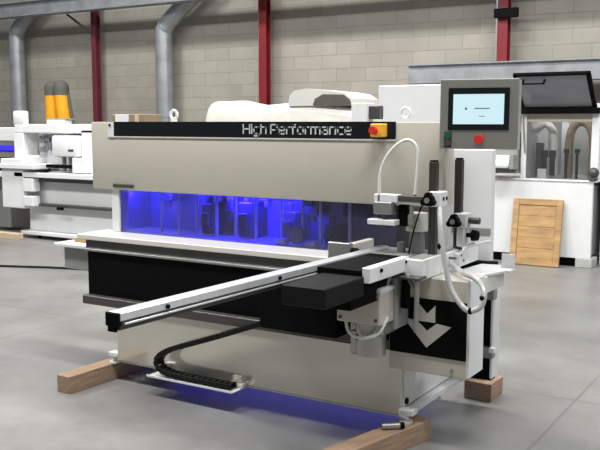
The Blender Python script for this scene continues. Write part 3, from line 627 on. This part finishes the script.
# ---------------------------------------------------------------- lidded white machine at the right
rm = thing('lidded_machine', 'large white machine with raised glazed lid in the right background', 'machine', (-2.8, 10.0, 0))
MB().box(-3.6, -2.24, 9.65, 9.70, 0.10, 0.945, bev=0.004).build('front_panel', 'white_gloss', rm)
MB().box(-3.6, -2.26, 9.70, 10.8, 0.12, 0.90, bev=0.004).build('machine_body', 'greypaint', rm)
MB().box(-3.6, -2.42, 9.70, 9.74, 0.0, 0.12, bev=0.002).build('toe_kick', 'black', rm)
MB().box(-2.40, -2.22, 9.64, 9.9, 0.0, 0.10, bev=0.006).build('foot_block', 'concrete', rm)
MB().box(-3.6, -2.2, 9.64, 10.8, 0.945, 0.965, bev=0.003).build('top_edge', 'white', rm)
MB().box(-3.06, -3.0, 9.68, 10.6, 0.965, 1.98, bev=0.006).build('side_wall', 'white', rm)
MB().box(-2.285, -2.2, 9.68, 10.6, 0.965, 1.80, bev=0.006).build('side_wall', 'white', rm)
MB().box(-3.0, -2.285, 9.70, 9.8, 1.60, 1.70, bev=0.004).build('lintel', 'beige', rm)
MB().box(-3.02, -2.26, 10.55, 10.6, 0.965, 1.8, bev=0.002).build('inner_back_wall', 'greypaint', rm)
# interior: dust hoses as arches, tool spindles
MB().tube([(-2.98, 9.95, 1.50), (-2.88, 9.95, 1.58), (-2.80, 9.95, 1.53), (-2.755, 9.95, 1.38), (-2.755, 9.95, 0.97)], 0.045, smooth=6, n=14, ribs=0.06).build('dust_hose', 'cream', rm)
MB().tube([(-2.60, 10.0, 0.97), (-2.60, 10.0, 1.40), (-2.55, 10.0, 1.56), (-2.45, 10.0, 1.60), (-2.37, 10.0, 1.52), (-2.34, 10.0, 1.35), (-2.34, 10.0, 0.97)], 0.045, smooth=6, n=14, ribs=0.06).build('dust_hose', 'carton', rm, label='tan dust hose')
MB().box(-2.72, -2.64, 10.1, 10.2, 0.965, 1.68, bev=0.006).build('inner_column', 'white', rm)
MB().box(-2.97, -2.90, 9.95, 10.05, 0.965, 1.36, bev=0.006).build('inner_unit', 'dark', rm)
for x in (-2.845, -2.755): MB().box(x - 0.025, x + 0.025, 9.85, 9.9, 0.99, 1.27, bev=0.004).box(x - 0.035, x + 0.035, 9.84, 9.9, 1.2, 1.28, bev=0.004).build('tool_unit', 'black', rm)
MB().box(-2.90, -2.80, 9.80, 9.88, 0.965, 1.07, bev=0.004).build('inner_box', 'white', rm)
for x in (-2.60, -2.48): MB().cyl((x, 9.88, 0.965), (x, 9.88, 1.28), 0.016, n=10).cyl((x, 9.88, 1.25), (x, 9.88, 1.30), 0.03, n=12).build('spindle', 'black', rm)
MB().box(-3.0, -2.285, 9.70, 9.706, 0.965, 1.60, bev=0).build('window_pane', 'pane', rm)
# raised lid: frame and smoked glass, tilted up and back
ld = bpy.data.objects.new('lid', None); COL.objects.link(ld); ld.parent = rm
ld.location = Vector((-2.63, 9.66, 1.75)) - rm.location; ld.rotation_euler = (R(135), 0, 0)
def lpart(name, m, mb, label=None):
    o = mb.build(name, m); o.parent = ld
    if label: o['label'] = label
    return o
W0, W1, LL = -0.42, 0.40, 0.52
lf = MB().box(W0, W1, -0.0, 0.03, -0.02, 0.02, bev=0.004).box(W0, W1, LL - 0.03, LL, -0.02, 0.02, bev=0.004).box(W0, W0 + 0.03, 0, LL, -0.02, 0.02, bev=0.004).box(W1 - 0.045, W1, 0, LL, -0.02, 0.02, bev=0.004)
lpart('lid_frame', 'black', lf)
lpart('lid_glass', 'lidglass', MB().box(W0 + 0.02, W1 - 0.03, 0.02, LL - 0.02, -0.004, 0.004, bev=0))
lpart('lid_handle', 'black', MB().box(-0.33, -0.08, 0.42, 0.435, 0.055, 0.07, bev=0.003).box(-0.33, -0.31, 0.42, 0.435, 0.0, 0.07, bev=0.003).box(-0.10, -0.08, 0.42, 0.435, 0.0, 0.07, bev=0.003))
MB().box(-3.06, -2.2, 9.60, 9.72, 1.69, 1.755, bev=0.006).build('lid_bar', 'black', rm)
MB().cyl((-3.03, 9.62, 1.72), (-3.0, 9.64, 1.25), 0.012).build('gas_spring', 'stainless', rm)
# arm left of the opening
MB().box(-3.45, -3.10, 9.5, 9.66, 1.17, 1.225, bev=0.006).box(-3.42, -3.12, 9.45, 9.62, 1.08, 1.17, bev=0.03, seg=2).build('feed_arm', 'white', rm)
MB().box(-3.6, -3.08, 9.62, 9.75, 1.02, 1.5, bev=0.006).build('side_panel', 'greypaint', rm)
MB().box(-3.42, -3.12, 9.48, 9.62, 1.05, 1.08, bev=0.004).build('arm_rail', 'dark', rm)
MB().box(-3.12, -3.07, 9.46, 9.62, 1.07, 1.24, bev=0.006).build('arm_end', 'greypaint', rm)
MB().box(-2.2, -1.2, 9.9, 10.8, 0.0, 2.0, bev=0.006).build('end_cabinet', 'white', rm)
MB().ball((-2.24, 9.66, 1.05), 0.06, n=12).box(-2.28, -2.2, 9.62, 9.7, 0.965, 1.0, bev=0.004).build('joystick', 'dark', rm)
MB().box(-2.17, -2.05, 9.86, 9.92, 1.55, 1.85, bev=0.01).build('dark_vent', 'black', rm)

# framed pine panel leaning on it
dp = thing('wooden_panel', 'golden pine framed panel leaning against the lidded white machine', 'wooden panel', (-2.83, 9.5, 0))
def ppart(name, *a, **k):
    b = MB()
    for q in a: b.box(*q, bev=0.004)
    o = b.build(name, 'panelwood'); o.parent = dp; return o
ppart('frame', (-0.28, -0.21, -0.016, 0.016, 0, 0.745), (0.21, 0.28, -0.016, 0.016, 0, 0.745), (-0.21, 0.21, -0.016, 0.016, 0, 0.07), (-0.21, 0.21, -0.016, 0.016, 0.675, 0.745))
for k in range(5):
    z0 = 0.07 + k * 0.121; ppart('board', (-0.21, 0.21, -0.006 - 0.002 * (k % 2), 0.008, z0, z0 + 0.120))
dp.rotation_euler = (R(-9), 0, 0); dp.location = (-2.82, 9.50, 0.004)
